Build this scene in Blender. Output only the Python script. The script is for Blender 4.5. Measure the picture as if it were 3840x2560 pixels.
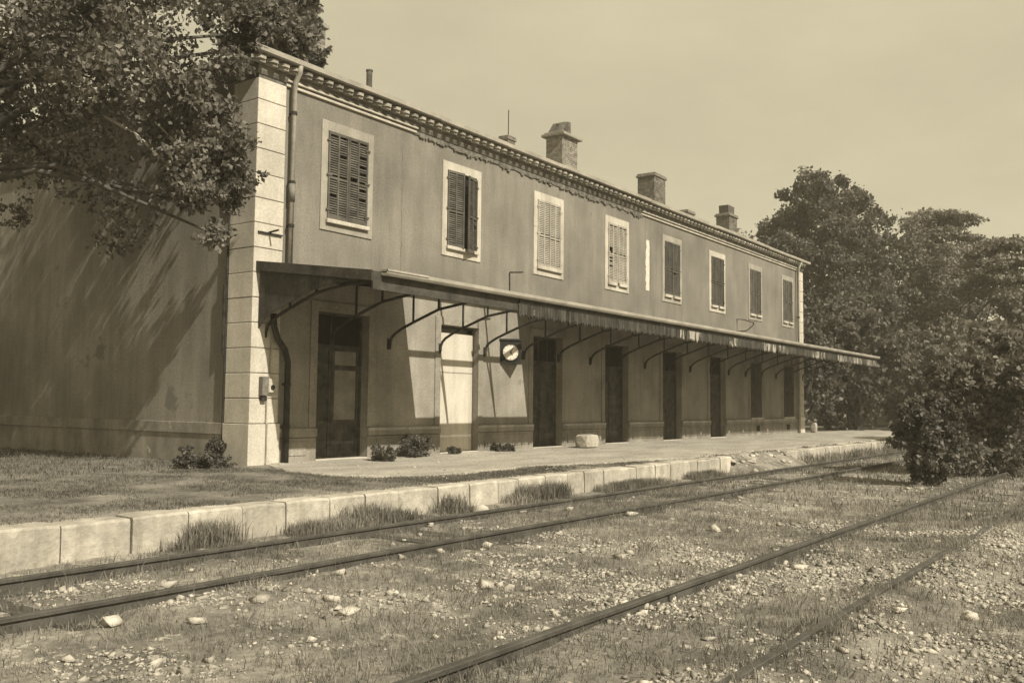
import bpy, math, random
import numpy as np
from mathutils import Vector, Matrix, noise as mnoise

for o in list(bpy.data.objects): bpy.data.objects.remove(o)
scene = bpy.context.scene
COL = scene.collection
rng = np.random.default_rng(11)
random.seed(5)

# ------------------------------------------------------------------ camera
F = Vector((0.80894845, 0.58409566, 0.06659324)); R = Vector((0.58477667, -0.81112249, 0.01079603)); U = R.cross(F)
cam_d = bpy.data.cameras.new('camera'); cam = bpy.data.objects.new('camera', cam_d); COL.objects.link(cam)
cam.matrix_world = Matrix(((R.x, U.x, -F.x, -11.838), (R.y, U.y, -F.y, -14.886), (R.z, U.z, -F.z, 1.26), (0, 0, 0, 1)))
cam_d.sensor_width = 36; cam_d.lens = 32.67; cam_d.clip_end = 3000; cam_d.clip_start = 0.05
scene.camera = cam

# ------------------------------------------------------------------ sky and sun
SUN = Vector((0.2, 1.0, -0.94)).normalized()          # the way the light travels
w = bpy.data.worlds.new('World'); scene.world = w; w.use_nodes = True
nt = w.node_tree; nt.nodes.clear()
sky = nt.nodes.new('ShaderNodeTexSky'); sky.sky_type = 'NISHITA'; sky.sun_disc = False
sky.sun_elevation = math.asin(-SUN.z); sky.sun_rotation = math.atan2(-SUN.x, -SUN.y)
sky.air_density = 1.0; sky.dust_density = 1.5; sky.ozone_density = 0.5
bw = nt.nodes.new('ShaderNodeRGBToBW')
tint = nt.nodes.new('ShaderNodeMix'); tint.data_type = 'RGBA'; tint.blend_type = 'MULTIPLY'; tint.inputs[0].default_value = 1.0
tint.inputs[7].default_value = (1.0, 0.895, 0.61, 1)
bg = nt.nodes.new('ShaderNodeBackground'); bg.inputs[1].default_value = 0.10
wo = nt.nodes.new('ShaderNodeOutputWorld')
veil = nt.nodes.new('ShaderNodeMix'); veil.data_type = 'FLOAT'; veil.inputs[0].default_value = 0.8; veil.inputs[3].default_value = 4.8   # thin white overcast over the clear sky
nt.links.new(sky.outputs[0], bw.inputs[0]); nt.links.new(bw.outputs[0], veil.inputs[2]); nt.links.new(veil.outputs[0], tint.inputs[6])
cl = nt.nodes.new('ShaderNodeTexNoise'); cl.inputs['Scale'].default_value = 2.6; cl.inputs['Detail'].default_value = 7; cl.inputs['Roughness'].default_value = 0.6
tc = nt.nodes.new('ShaderNodeTexCoord'); cm = nt.nodes.new('ShaderNodeMapping'); cm.inputs['Scale'].default_value = (1, 1, 2.4); nt.links.new(tc.outputs['Generated'], cm.inputs[0]); nt.links.new(cm.outputs[0], cl.inputs['Vector'])
cr = nt.nodes.new('ShaderNodeMapRange'); cr.inputs[1].default_value = 0.3; cr.inputs[2].default_value = 0.7; cr.inputs[3].default_value = 5.0; cr.inputs[4].default_value = 6.1   # uneven thin cloud
nt.links.new(cl.outputs['Fac'], cr.inputs[0]); nt.links.new(cr.outputs[0], veil.inputs[3])
nt.links.new(tint.outputs[2], bg.inputs[0]); nt.links.new(bg.outputs[0], wo.inputs[0])
sd = bpy.data.lights.new('sun', 'SUN'); sd.energy = 5.0; sd.angle = math.radians(0.55); sd.color = (1.0, 0.94, 0.8)
so = bpy.data.objects.new('sun', sd); COL.objects.link(so); so.rotation_euler = SUN.to_track_quat('-Z', 'Y').to_euler(); so.location = (-10, -40, 40)
vs = scene.view_settings; vs.view_transform = 'Standard'; vs.look = 'None'; vs.exposure = 0.35; vs.gamma = 1.0; vs.use_curve_mapping = False

# ------------------------------------------------------------------ helpers
WORLD = {}
def place(o, parent=None, loc=(0, 0, 0)):
    """link o so that its local origin stands at world loc; parents are only ever translated"""
    COL.objects.link(o)
    o.location = loc
    WORLD[o.name] = Vector(loc)
    if parent is not None:
        o.parent = parent
        o.matrix_parent_inverse = Matrix.Translation(-WORLD[parent.name])
    return o
def thing(name, label, cat, loc=(0, 0, 0), group=None):
    o = bpy.data.objects.new(name, None); o.empty_display_size = 0.2
    place(o, None, loc); return tag(o, label, cat, group)
def tag(o, label=None, cat=None, group=None, kind=None):
    if label: o['label'] = label
    if cat: o['category'] = cat
    if group: o['group'] = group
    if kind: o['kind'] = kind
    return o
def np_mesh(name, V, Fc, mat=None, smooth=False):
    V = np.asarray(V, dtype=np.float32); Fc = np.asarray(Fc, dtype=np.int32)
    k = Fc.shape[1]; m = bpy.data.meshes.new(name)
    m.vertices.add(len(V)); m.vertices.foreach_set('co', V.ravel())
    m.loops.add(Fc.size); m.loops.foreach_set('vertex_index', Fc.ravel())
    m.polygons.add(len(Fc)); m.polygons.foreach_set('loop_start', np.arange(0, Fc.size, k, dtype=np.int32))
    m.polygons.foreach_set('loop_total', np.full(len(Fc), k, dtype=np.int32))
    if smooth: m.polygons.foreach_set('use_smooth', np.ones(len(Fc), dtype=bool))
    m.update(calc_edges=True)
    if mat: m.materials.append(mat)
    return m
def np_obj(name, V, Fc, mat, parent=None, kind=None, smooth=False):
    o = bpy.data.objects.new(name, np_mesh(name, V, Fc, mat, smooth)); place(o, parent)
    if kind: o['kind'] = kind
    return o
class MB:
    def __init__(s): s.v = []; s.f = []
    def box(s, x0, x1, y0, y1, z0, z1, j=0):
        n = len(s.v)
        for z in (z0, z1):
            for x, y in ((x0, y0), (x1, y0), (x1, y1), (x0, y1)):
                s.v.append((x + random.uniform(-j, j), y + random.uniform(-j, j), z + random.uniform(-j, j)))
        s.f += [tuple(n + i for i in f) for f in ((0, 3, 2, 1), (4, 5, 6, 7), (0, 1, 5, 4), (1, 2, 6, 5), (2, 3, 7, 6), (3, 0, 4, 7))]
        return s
    def prism(s, pts, a0, a1, axis='x'):
        """polygon pts swept along an axis; pts are the two other coordinates in order"""
        n = len(s.v); k = len(pts)
        for a in (a0, a1):
            for p, q in pts:
                s.v.append({'x': (a, p, q), 'y': (p, a, q), 'z': (p, q, a)}[axis])
        s.f += [tuple(n + i for i in range(k - 1, -1, -1)), tuple(n + k + i for i in range(k))]
        s.f += [(n + i, n + (i + 1) % k, n + k + (i + 1) % k, n + k + i) for i in range(k)]
        return s
    def tube(s, path, rad, n=8):
        rings = []; P = [Vector(p) for p in path]
        for i, p in enumerate(P):
            d = (P[min(i + 1, len(P) - 1)] - P[max(i - 1, 0)]).normalized()
            a = d.cross(Vector((0, 0, 1)));
            if a.length < 1e-3: a = d.cross(Vector((1, 0, 0)))
            a.normalize(); b = d.cross(a)
            r = rad[i] if isinstance(rad, (list, tuple)) else rad
            rings.append(len(s.v))
            for k in range(n):
                t = 2 * math.pi * k / n; s.v.append(tuple(p + a * (math.cos(t) * r) + b * (math.sin(t) * r)))
        for i in range(len(P) - 1):
            for k in range(n):
                s.f.append((rings[i] + k, rings[i] + (k + 1) % n, rings[i + 1] + (k + 1) % n, rings[i + 1] + k))
        s.f.append(tuple(rings[0] + k for k in range(n - 1, -1, -1))); s.f.append(tuple(rings[-1] + k for k in range(n)))
        return s
    def quad(s, *pts):
        n = len(s.v); s.v += [tuple(p) for p in pts]; s.f.append(tuple(range(n, n + len(pts)))); return s
    def mesh(s, name, mat, smooth=False):
        m = bpy.data.meshes.new(name); m.from_pydata(s.v, [], s.f); m.materials.append(mat)
        if smooth:
            for p in m.polygons: p.use_smooth = True
        m.update(); return m
    def build(s, name, mat, parent=None, kind=None, bevel=0, smooth=False, loc=None):
        if loc is not None:
            s.v = [(v[0] - loc[0], v[1] - loc[1], v[2] - loc[2]) for v in s.v]
        o = bpy.data.objects.new(name, s.mesh(name, mat, smooth)); place(o, parent, loc or (0, 0, 0))
        if kind: o['kind'] = kind
        if bevel:
            b = o.modifiers.new('bevel', 'BEVEL'); b.width = bevel; b.segments = 1; b.limit_method = 'ANGLE'
        return o
def piece(name, mesh, parent, loc, rot=(0, 0, 0), scale=None):
    o = bpy.data.objects.new(name, mesh); place(o, parent, loc); o.rotation_euler = rot
    if scale: o.scale = scale
    return o
def fbm(x, y, s, seed=0, oct=3):
    return mnoise.fractal(Vector((x * s + seed * 17.3, y * s - seed * 9.1, seed * 3.7)), 0.9, 2.0, oct)

# ------------------------------------------------------------------ materials
def c(g, t=1.0): return (g, g * (1 - 0.08 * t), g * (1 - 0.22 * t), 1)
def pmat(name, g0, g1, scale=2.0, rough=0.9, bump=0.25, bscale=60, fine=0.25, streak=0.0, lo=0.35, hi=0.65, patch=None, metal=0, island=0, objrand=0, spec=0.2, stretch=(1, 1, 1), trans=0):
    m = bpy.data.materials.new(name); m.use_nodes = True; t = m.node_tree; n = t.nodes; L = t.links.new
    b = n['Principled BSDF']; b.inputs['Roughness'].default_value = rough; b.inputs['Metallic'].default_value = metal
    b.inputs['Specular IOR Level'].default_value = spec
    geo = n.new('ShaderNodeNewGeometry')
    mp = n.new('ShaderNodeMapping'); mp.inputs['Scale'].default_value = stretch; L(geo.outputs['Position'], mp.inputs['Vector'])
    def nz(s, det=6, vec=None, r=0.6):
        q = n.new('ShaderNodeTexNoise'); q.inputs['Scale'].default_value = s; q.inputs['Detail'].default_value = det; q.inputs['Roughness'].default_value = r
        L(vec or mp.outputs[0], q.inputs['Vector']); return q.outputs['Fac']
    def ramp(src, a, ca, bb, cb):
        q = n.new('ShaderNodeValToRGB'); e = q.color_ramp.elements; e[0].position = a; e[0].color = ca; e[1].position = bb; e[1].color = cb
        L(src, q.inputs[0]); return q.outputs[0]
    def mix(kind, fac, A, B):
        q = n.new('ShaderNodeMix'); q.data_type = 'RGBA'; q.blend_type = kind
        if isinstance(fac, float): q.inputs[0].default_value = fac
        else: L(fac, q.inputs[0])
        for k, s in ((6, A), (7, B)):
            if isinstance(s, tuple): q.inputs[k].default_value = s
            else: L(s, q.inputs[k])
        return q.outputs[2]
    colr = ramp(nz(scale), lo, c(g0), hi, c(g1))
    if island or objrand:
        if island: src = geo.outputs['Random Per Island']; amt = island
        else: q = n.new('ShaderNodeObjectInfo'); src = q.outputs['Random']; amt = objrand
        colr = mix('MULTIPLY', 1.0, colr, ramp(src, 0, (1 - amt,) * 3 + (1,), 1, (1 + amt * 0.6,) * 3 + (1,)))
    if streak:
        mp2 = n.new('ShaderNodeMapping'); mp2.inputs['Scale'].default_value = (1.7, 1.7, 0.2); L(geo.outputs['Position'], mp2.inputs['Vector'])
        colr = mix('MULTIPLY', streak, colr, ramp(nz(1.6, 7, mp2.outputs[0], 0.7), 0.36, (0.45, 0.43, 0.4, 1), 0.62, (1.08, 1.08, 1.08, 1)))
    if fine: colr = mix('MULTIPLY', fine, colr, ramp(nz(bscale * 0.5, 4), 0.3, (0.3, 0.3, 0.3, 1), 0.7, (1.5, 1.5, 1.5, 1)))
    for pt in ([patch] if isinstance(patch, tuple) else patch or []):     # (scale, threshold, grey): flakes and patches of another tone
        colr = mix('MIX', ramp(nz(pt[0], 8, None, 0.65), pt[1], (0, 0, 0, 1), pt[1] + 0.03, (1, 1, 1, 1)), colr, c(pt[2]))
    L(colr, b.inputs['Base Color'])
    if bump:
        bn = n.new('ShaderNodeBump'); bn.inputs['Strength'].default_value = bump; bn.inputs['Distance'].default_value = 0.02
        L(nz(bscale, 6), bn.inputs['Height']); L(bn.outputs[0], b.inputs['Normal'])
    if trans:
        tr = n.new('ShaderNodeBsdfTranslucent'); L(colr, tr.inputs[0]); ms = n.new('ShaderNodeMixShader'); ms.inputs[0].default_value = trans
        L(b.outputs[0], ms.inputs[1]); L(tr.outputs[0], ms.inputs[2]); L(ms.outputs[0], n['Material Output'].inputs[0])
    return m
M = dict(
    wall=pmat('ochre_render', 0.155, 0.235, 0.5, bump=0.35, bscale=45, streak=0.34, fine=0.3, patch=[(0.75, 0.655, 0.165), (1.3, 0.69, 0.25), (3.4, 0.705, 0.36)]),
    lower=pmat('grimy_render', 0.20, 0.33, 0.7, bump=0.35, bscale=45, streak=0.3, fine=0.3, patch=[(0.9, 0.63, 0.2), (2.6, 0.69, 0.42), (6, 0.71, 0.12)]),
    side=pmat('side_render', 0.20, 0.28, 0.6, bump=0.35, bscale=45, streak=0.4, fine=0.3, patch=[(0.6, 0.63, 0.16), (2.2, 0.68, 0.36)]),
    scar=pmat('broken_render', 0.07, 0.2, 5, bump=0.8, bscale=30),
    palepatch=pmat('lime_patch', 0.5, 0.68, 6, bump=0.6, bscale=25),
    stone=pmat('limestone', 0.46, 0.58, 1.2, bump=0.3, bscale=50, objrand=0.10, streak=0.25, patch=(2.2, 0.70, 0.26)),
    trim=pmat('cream_trim', 0.42, 0.54, 1.5, bump=0.25, bscale=60, streak=0.45, patch=[(5, 0.66, 0.25), (14, 0.67, 0.2)]),
    trim_dull=pmat('dull_trim', 0.26, 0.36, 1.5, bump=0.25, bscale=60, streak=0.35),
    plinth=pmat('plinth_render', 0.2, 0.31, 1.4, bump=0.4, bscale=40, streak=0.5, patch=(3, 0.66, 0.42)),
    kerb=pmat('kerb_stone', 0.36, 0.5, 2.0, bump=0.7, bscale=22, objrand=0.14, streak=0.5, patch=[(2.5, 0.62, 0.27), (9, 0.66, 0.2)]),
    cornice=pmat('cornice_render', 0.10, 0.2, 3, bump=0.5, bscale=30, streak=0.3),  # cornice toned dark, putting the shade under the eave into its colour
    teeth=pmat('tile_ends', 0.22, 0.42, 4, bump=0.4, objrand=0.3),
    zinc=pmat('zinc', 0.26, 0.4, 1.4, rough=0.55, bump=0.1, metal=0.0, spec=0.4),
    pipe=pmat('painted_pipe', 0.24, 0.36, 4, rough=0.6, bump=0.2),
    iron=pmat('rusty_iron', 0.018, 0.05, 6, rough=0.75, bump=0.5, bscale=70),
    rust_tin=pmat('rusty_tin', 0.03, 0.09, 2.5, rough=0.8, bump=0.5, bscale=40),
    valance=pmat('flaking_boards', 0.03, 0.08, 4, bump=0.4, bscale=50, objrand=0.4, patch=(5, 0.67, 0.3), stretch=(1, 1, 0.55)),
    valance_pale=pmat('peeling_boards', 0.03, 0.10, 4, bump=0.4, bscale=50, objrand=0.3, patch=(4.2, 0.52, 0.36), stretch=(1.4, 1, 0.35)),
    slat=pmat('dark_shutter', 0.075, 0.13, 3, bump=0.3, bscale=50, objrand=0.3, streak=0.3),
    slat_pale=pmat('pale_shutter', 0.3, 0.42, 3, bump=0.3, bscale=50, streak=0.4),
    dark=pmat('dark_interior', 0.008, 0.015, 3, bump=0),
    door=pmat('door_wood', 0.035, 0.10, 4, bump=0.4, bscale=40, streak=0.6, patch=(6, 0.66, 0.2)),
    door_pale=pmat('faded_panel', 0.17, 0.26, 3, bump=0.2, streak=0.3),
    ply=pmat('white_board', 0.5, 0.58, 1.2, bump=0.2, streak=0.4, patch=(4, 0.72, 0.3)),
    brick=pmat('chimney_brick', 0.10, 0.2, 7, bump=0.6, bscale=40, island=0.35),
    brick_pale=pmat('rendered_brick', 0.16, 0.3, 6, bump=0.6, bscale=35, island=0.25),
    mortar=pmat('mortar', 0.2, 0.32, 8, bump=0.5),
    tile=pmat('roof_tile', 0.14, 0.28, 5, bump=0.4),
    pot=pmat('clay_pot', 0.06, 0.13, 5, bump=0.3),
    box=pmat('meter_box', 0.4, 0.52, 6, rough=0.6, bump=0.1), boxdark=pmat('old_meter_box', 0.12, 0.2, 6, rough=0.6),
    dial=pmat('clock_dial', 0.62, 0.7, 5, rough=0.4, bump=0.05, fine=0.1), black=pmat('black_paint', 0.012, 0.03, 5, rough=0.5),
    ground=pmat('ballast_earth', 0.12, 0.30, 0.9, bump=0.9, bscale=22, fine=0.5, patch=(3.2, 0.60, 0.36), lo=0.38, hi=0.68),
    earth=pmat('platform_earth', 0.09, 0.24, 1.1, bump=0.8, bscale=30, fine=0.5),
    pave=pmat('worn_pavement', 0.26, 0.40, 0.9, bump=0.5, bscale=35, fine=0.45, patch=(1.9, 0.66, 0.2), stretch=(0.5, 1.4, 1)),
    rail=pmat('rail_rust', 0.045, 0.09, 3, rough=0.65, bump=0.35, bscale=60, spec=0.35),
    sleeper=pmat('sleeper_wood', 0.04, 0.10, 5, bump=0.6, bscale=30, stretch=(3, .4, 1)),
    gravel=pmat('pale_gravel', 0.27, 0.46, 3, bump=0.3, island=0.45), gravel2=pmat('pale_stone', 0.38, 0.52, 5, bump=0.4, objrand=0.25),
    grass=pmat('dry_grass', 0.12, 0.30, 0.8, bump=0, island=0.5, fine=0, trans=0.25), weed=pmat('dark_weed', 0.10, 0.2, 1, bump=0, island=0.45, fine=0, trans=0.25),
    leaf=pmat('leaf', 0.10, 0.175, 0.5, bump=0, island=0.5, fine=0, trans=0.4, rough=0.55, spec=0.35), leaf2=pmat('leaf_light', 0.15, 0.25, 0.5, bump=0, island=0.5, fine=0, trans=0.4, rough=0.6),
    cedar=pmat('cedar_needles', 0.14, 0.24, 0.5, bump=0, island=0.4, fine=0, trans=0.2), bark=pmat('bark', 0.05, 0.10, 5, bump=0.8, bscale=25),
    branch=pmat('bare_branch', 0.3, 0.45, 5, bump=0.5),
)

# ------------------------------------------------------------------ ground
TRACKS = (-6.94, -11.87); GA = 0.75
def gz(x, y):
    z = -0.52
    if -40 < x < 90 and -25 < y < -4.9:
        near = max(0, 1 - abs(x) / 90)
        z += 0.035 * fbm(x, y, 0.5, 1) + 0.022 * fbm(x, y, 2.3, 2) + 0.012 * fbm(x, y, 7, 3, 2) * near
        z += 0.05 * max(0, 1 - abs(y + 5.3) / 0.6)               # earth heaped at the kerb foot
        z += 0.085 * max(0, 1 - abs(y + 12.75) / 0.7)            # gravel heaped over the outermost rail
        for ty in TRACKS:
            d = abs(y - ty)
            if d < 1.6: z += 0.03 * min(1, (1.6 - d) / 0.5)
    return z
xs = sorted(set([-900, -300, -120, -60, -40, -30] + list(np.round(np.arange(-24, 4, 0.14), 3)) + list(np.round(np.arange(4, 24, 0.25), 3)) + list(np.arange(24, 60, 0.8)) + [66, 75, 90, 120, 200, 400, 900]))
ys = sorted(set([-900, -300, -120, -60, -40, -28, -22] + list(np.round(np.arange(-18, -4.6, 0.12), 3)) + [-4.2, 0, 10, 20, 40, 80, 200, 500, 900]))
gv = [(x, y, gz(x, y)) for y in ys for x in xs]; nx = len(xs)
gf = [(j * nx + i, j * nx + i + 1, (j + 1) * nx + i + 1, (j + 1) * nx + i) for j in range(len(ys) - 1) for i in range(nx - 1)]
ground = np_obj('ground', gv, gf, M['ground'], smooth=True); ground['kind'] = 'structure'

# platform: earth body with a gently sloping top, paved sheet and a kerb of single stones
def pz(y): return -0.06 * min(1.0, max(0.0, -y / 5.2))
pv, pf = [], []
pxs = list(np.arange(-30, 12, 0.4)) + list(np.arange(12, 62, 1.2)); pys = list(np.arange(-4.86, 0.4, 0.3)) + [1, 2, 3.5, 5, 8, 12, 18, 30]
for y in pys:
    for x in pxs: pv.append((x, y, pz(y) - 0.012 + 0.012 * fbm(x, y, 1.4, 5)))
k = len(pxs)
pf = [(j * k + i, j * k + i + 1, (j + 1) * k + i + 1, (j + 1) * k + i) for j in range(len(pys) - 1) for i in range(k - 1)]
n0 = len(pv)
for x in pxs: pv.append((x, -4.86, -0.9))
pf += [(n0 + i, n0 + i + 1, i + 1, i) for i in range(k - 1)]
platform = np_obj('platform', pv, pf, M['earth'], smooth=False); platform['kind'] = 'structure'
# ragged paved surface
edge = [(0.62, -0.02), (0.1, -0.5), (-0.35, -1.5), (-0.35, -2.6), (-0.1, -3.25), (0.5, -3.8), (1.4, -4.12), (2.8, -4.0), (4.3, -3.88), (5.6, -4.15), (6.6, -4.42), (9, -4.7), (12, -4.8), (20, -4.82), (33, -4.82), (47, -4.82)]
pts = []
for (a, b) in zip(edge[:-1], edge[1:]):
    L = math.dist(a, b); nseg = max(2, int(L / 0.12)) if a[0] < 14 else 6
    for i in range(nseg):
        t = i / nseg; x = a[0] + (b[0] - a[0]) * t; y = a[1] + (b[1] - a[1]) * t
        r = 0.16 * fbm(x, y, 1.5, 8) + 0.07 * fbm(x, y, 6, 9); pts.append((x + r * (0.8 if x < 1 and y > -3 else 0.1), min(-0.02, max(-4.84, y + r)) if (x > 0.5 or y < -0.4) else y))
top = MB(); rows = []
cols_t = [0, 0.02, 0.05, 0.1, 0.2, 0.35, 0.5, 0.7, 0.85, 1.0]
for (x, y) in pts:
    r = []
    for t in cols_t:
        yy = y + (-0.02 - y) * t; xx = x + (max(x, 0.66 + (x + 0.4) * 0.2 if x < 1 else x) - x) * t
        r.append(len(top.v)); top.v.append((xx, yy, pz(yy) + (0.022 if t > 0 else -0.03) + 0.006 * fbm(xx, yy, 1.1, 4)))
    rows.append(r)
for a, b in zip(rows[:-1], rows[1:]):
    for i in range(len(cols_t) - 1): top.f.append((a[i], b[i], b[i + 1], a[i + 1]))
pavement = top.build('pavement', M['pave'], None, 'structure', smooth=True)

joints = [-13.2, -12.2, -11.0, -10.1, -9.1, -8.2, -7.3, -6.55, -5.73, -4.99, -4.20, -3.50, -2.72, -2.03, -1.33, -0.40]
x = -0.40
while x < 11.2: x += random.choice((0.62, 0.75, 0.8, 0.88)); joints.append(x)
joints2 = [15.7]; x = 15.7
while x < 52: x += random.choice((0.7, 0.8, 0.9, 1.0)); joints2.append(x)
def kerb_stone(x0, x1):
    g = 0.011; dy = random.uniform(-0.012, 0.012); dz = random.uniform(-0.014, 0.01); W2 = (x1 - x0) / 2 - g
    m = MB(); ny, nxs = 5, 5; prof = [(-4.85, -0.06), (-5.06, -0.062), (-5.195, -0.066), (-5.215, -0.095), (-5.22, -0.3), (-5.225, -0.62)]
    for i in range(nxs + 1):
        t = -1 + 2 * i / nxs; xx = (x0 + x1) / 2 + W2 * t; e = 0.009 * max(0, abs(t) - 0.7) / 0.3
        for kk, (py, pzv) in enumerate(prof):
            q = 0.014 * fbm(xx, py + pzv, 2.2, int(x0 * 7) % 9 + 20)
            m.v.append((xx, py + dy + (e if kk > 1 else 0) + q, pzv + dz - (e if kk < 4 else 0) + q * 0.7 - 0.004 * (kk == 0)))
    kk = len(prof)
    for i in range(nxs):
        for j2 in range(kk - 1): m.f.append((i * kk + j2, i * kk + j2 + 1, (i + 1) * kk + j2 + 1, (i + 1) * kk + j2))
    m.f.append(tuple(range(kk))[::-1] + ()); m.f.append(tuple(nxs * kk + q for q in range(kk)))
    return m.build('kerb_stone', M['kerb'], platform, loc=((x0 + x1) / 2, -5.05, -0.3))
for J in (joints, joints2):
    for a, b in zip(J[:-1], J[1:]): kerb_stone(a, b)
# fallen gap in the kerb: a slope of earth and rubble
rv = MB(); nxr, nyr = 28, 14; x_a, x_b = joints[-1] - 0.25, 15.95
for j in range(nyr + 1):
    for i in range(nxr + 1):
        xx = x_a + (x_b - x_a) * i / nxr; t = j / nyr; yy = -4.7 - 1.35 * t
        mid = math.sin(math.pi * i / nxr); rv.v.append((xx, yy, -0.05 - 0.5 * min(1, max(0, (t - 0.1) / 0.9)) * 0.86 + 0.05 * fbm(xx, yy, 2.2, 12) * (t > 0.05) - 0.3 * (t > 0.99) - 0.3 * (i in (0, nxr)) - 0.04 * (i in (1, nxr - 1))))
rv.f = [(j * (nxr + 1) + i, (j + 1) * (nxr + 1) + i, (j + 1) * (nxr + 1) + i + 1, j * (nxr + 1) + i + 1) for j in range(nyr) for i in range(nxr)]
rv.build('earth_ramp', M['ground'], None, 'structure', smooth=True)

# ------------------------------------------------------------------ station building
LEN, DEP = 32.75, 10.6
B = thing('station_building', 'long two-storey disused railway station with shuttered upper windows and stone corners', 'building', (LEN / 2, DEP / 2, 0))
WC = [2.47 + 4.035 * i for i in range(8)]
UP = [(x - 0.60, x + 0.60, 5.2, 7.12) for x in WC]
DN = [(x - 0.76, x + 0.76, 0.0, 3.2) for x in WC[:6]] + [(x - 0.6, x + 0.6, 0.78, 3.1) for x in WC[6:]]
def wall_with_holes(x0, x1, z0, z1, holes, depth):
    m = MB(); X = sorted({x0, x1} | {h[0] for h in holes} | {h[1] for h in holes}); Z = sorted({z0, z1} | {h[2] for h in holes if h[2] > z0} | {h[3] for h in holes})
    for a, b in zip(X[:-1], X[1:]):
        for cc, d in zip(Z[:-1], Z[1:]):
            mx, mz = (a + b) / 2, (cc + d) / 2
            if not any(h[0] < mx < h[1] and h[2] < mz < h[3] for h in holes): m.quad((a, 0, cc), (b, 0, cc), (b, 0, d), (a, 0, d))
    for (a, b, cc, d) in holes:
        m.quad((a, 0, cc), (a, 0, d), (a, depth, d), (a, depth, cc)); m.quad((b, 0, d), (b, 0, cc), (b, depth, cc), (b, depth, d))
        m.quad((a, 0, d), (b, 0, d), (b, depth, d), (a, depth, d)); m.quad((a, 0, cc), (a, depth, cc), (b, depth, cc), (b, 0, cc))
        m.quad((a, depth, cc), (a, depth, d), (b, depth, d), (b, depth, cc))
    return m
wall_with_holes(0.6, LEN - 0.6, 4.0, 8.0, UP, 0.3).build('upper_wall', M['wall'], B)
wall_with_holes(0.6, LEN - 0.6, -0.4, 4.0, DN, 0.32).build('lower_wall', M['lower'], B)
MB().quad((0, DEP, -.4), (0, 0.6, -.4), (0, 0.6, 8), (0, DEP, 8)).build('side_wall', M['side'], B)
MB().quad((LEN, 0.6, -.4), (LEN, DEP, -.4), (LEN, DEP, 8), (LEN, 0.6, 8)).build('side_wall', M['side'], B)
MB().quad((LEN, DEP, -.4), (0, DEP, -.4), (0, DEP, 8), (LEN, DEP, 8)).build('rear_wall', M['side'], B)
# corner quoins, one block per course
zc = [-0.3, 0.81] + [0.81 + 0.4995 * i for i in range(1, 15)]; zc[-1] = 7.74
for left in (True, False):
    for a, b in zip(zc[:-1], zc[1:]):
        wx, wy = 0.66 + random.uniform(-0.004, 0.004), 0.72; p = 0.055 + random.uniform(-0.003, 0.004); base = 0.03 if a < 0.5 else 0
        pts2 = [(-p - base, -p - base), (wx + base, -p - base), (wx + base, 0.05), (0.05, 0.05), (0.05, wy), (-p - base, wy)]
        if not left: pts2 = [(LEN - q[0], q[1]) for q in pts2][::-1]
        MB().prism(pts2, a + 0.007, b - 0.007, 'z').build('quoin_block', M['stone'], B, bevel=0.008)
    pts2 = [(-.03, -.03), (0.62, -.03), (0.62, 0.06), (0.06, 0.06), (0.06, 0.70), (-.03, 0.70)]
    if not left: pts2 = [(LEN - q[0], q[1]) for q in pts2][::-1]
    MB().prism(pts2, -0.3, 7.9, 'z').build('quoin_core', M['scar'], B)
# plinth, panel by panel between the door openings
def plinth_run(a, b, side=False):
    m = MB().box(a, b, -0.045, 0.02, -0.2, 0.50).box(a, b, -0.030, 0.02, 0.50, 0.515).box(a, b, -0.075, 0.02, 0.515, 0.70)
    o = m.build('plinth', M['plinth'], B, bevel=0.006)
    if b - a > 1.0:
        MB().box(a + 0.28, b - 0.28, -0.062, -0.03, 0.14, 0.43).build('plinth_panel', M['plinth'], o, bevel=0.006)
cuts = [0.67] + [v for d in DN[:6] for v in (d[0] - 0.001, d[1] + 0.001)] + [LEN - 0.67]
for a, b in zip(cuts[0::2], cuts[1::2]): plinth_run(a, b)
MB().box(-0.05, 0.03, 0.72, DEP, -0.2, 0.58).box(-0.075, 0.03, 0.72, DEP, 0.58, 0.81).build('plinth', M['plinth'], B, bevel=0.006)
for x in (WC[6] + 0.1, WC[7] - 0.2):
    v = MB().box(x - 0.16, x + 0.16, -0.085, -0.03, 0.2, 0.44).build('vent_hole', M['dark'], B)
# cornice: lit fillets (broken away in the middle), cove, saw-tooth tile ends, gutter
for a, b in ((0.66, 4.7), (16.2, LEN - 0.66)):
    MB().box(a, b, -0.055, 0.02, 7.745, 7.81).build('moulding', M['trim'], B, bevel=0.01)
    MB().box(a - 0.0, b + 0.0, -0.10, 0.02, 7.835, 7.885).build('moulding', M['trim'], B, bevel=0.01)
# ragged scar where the moulding and render fell
m = MB(); xr = np.arange(4.6, 16.4, 0.07); up = []; lo_ = []
for i, x in enumerate(xr):
    zb = 7.73 - 0.07 * abs(fbm(x, 0, 1.3, 31)) - 0.10 * max(0, fbm(x, 0, 3.5, 32)); lo_.append((x, -0.028 - 0.012 * fbm(x, 1, 4, 33), zb)); up.append((x, -0.03, 7.89))
for i in range(len(xr) - 1):
    m.quad(lo_[i], lo_[i + 1], up[i + 1], up[i]); m.quad((lo_[i][0], 0.01, lo_[i][2]), (lo_[i + 1][0], 0.01, lo_[i + 1][2]), lo_[i + 1], lo_[i])
m.build('broken_moulding', M['scar'], B)
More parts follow.
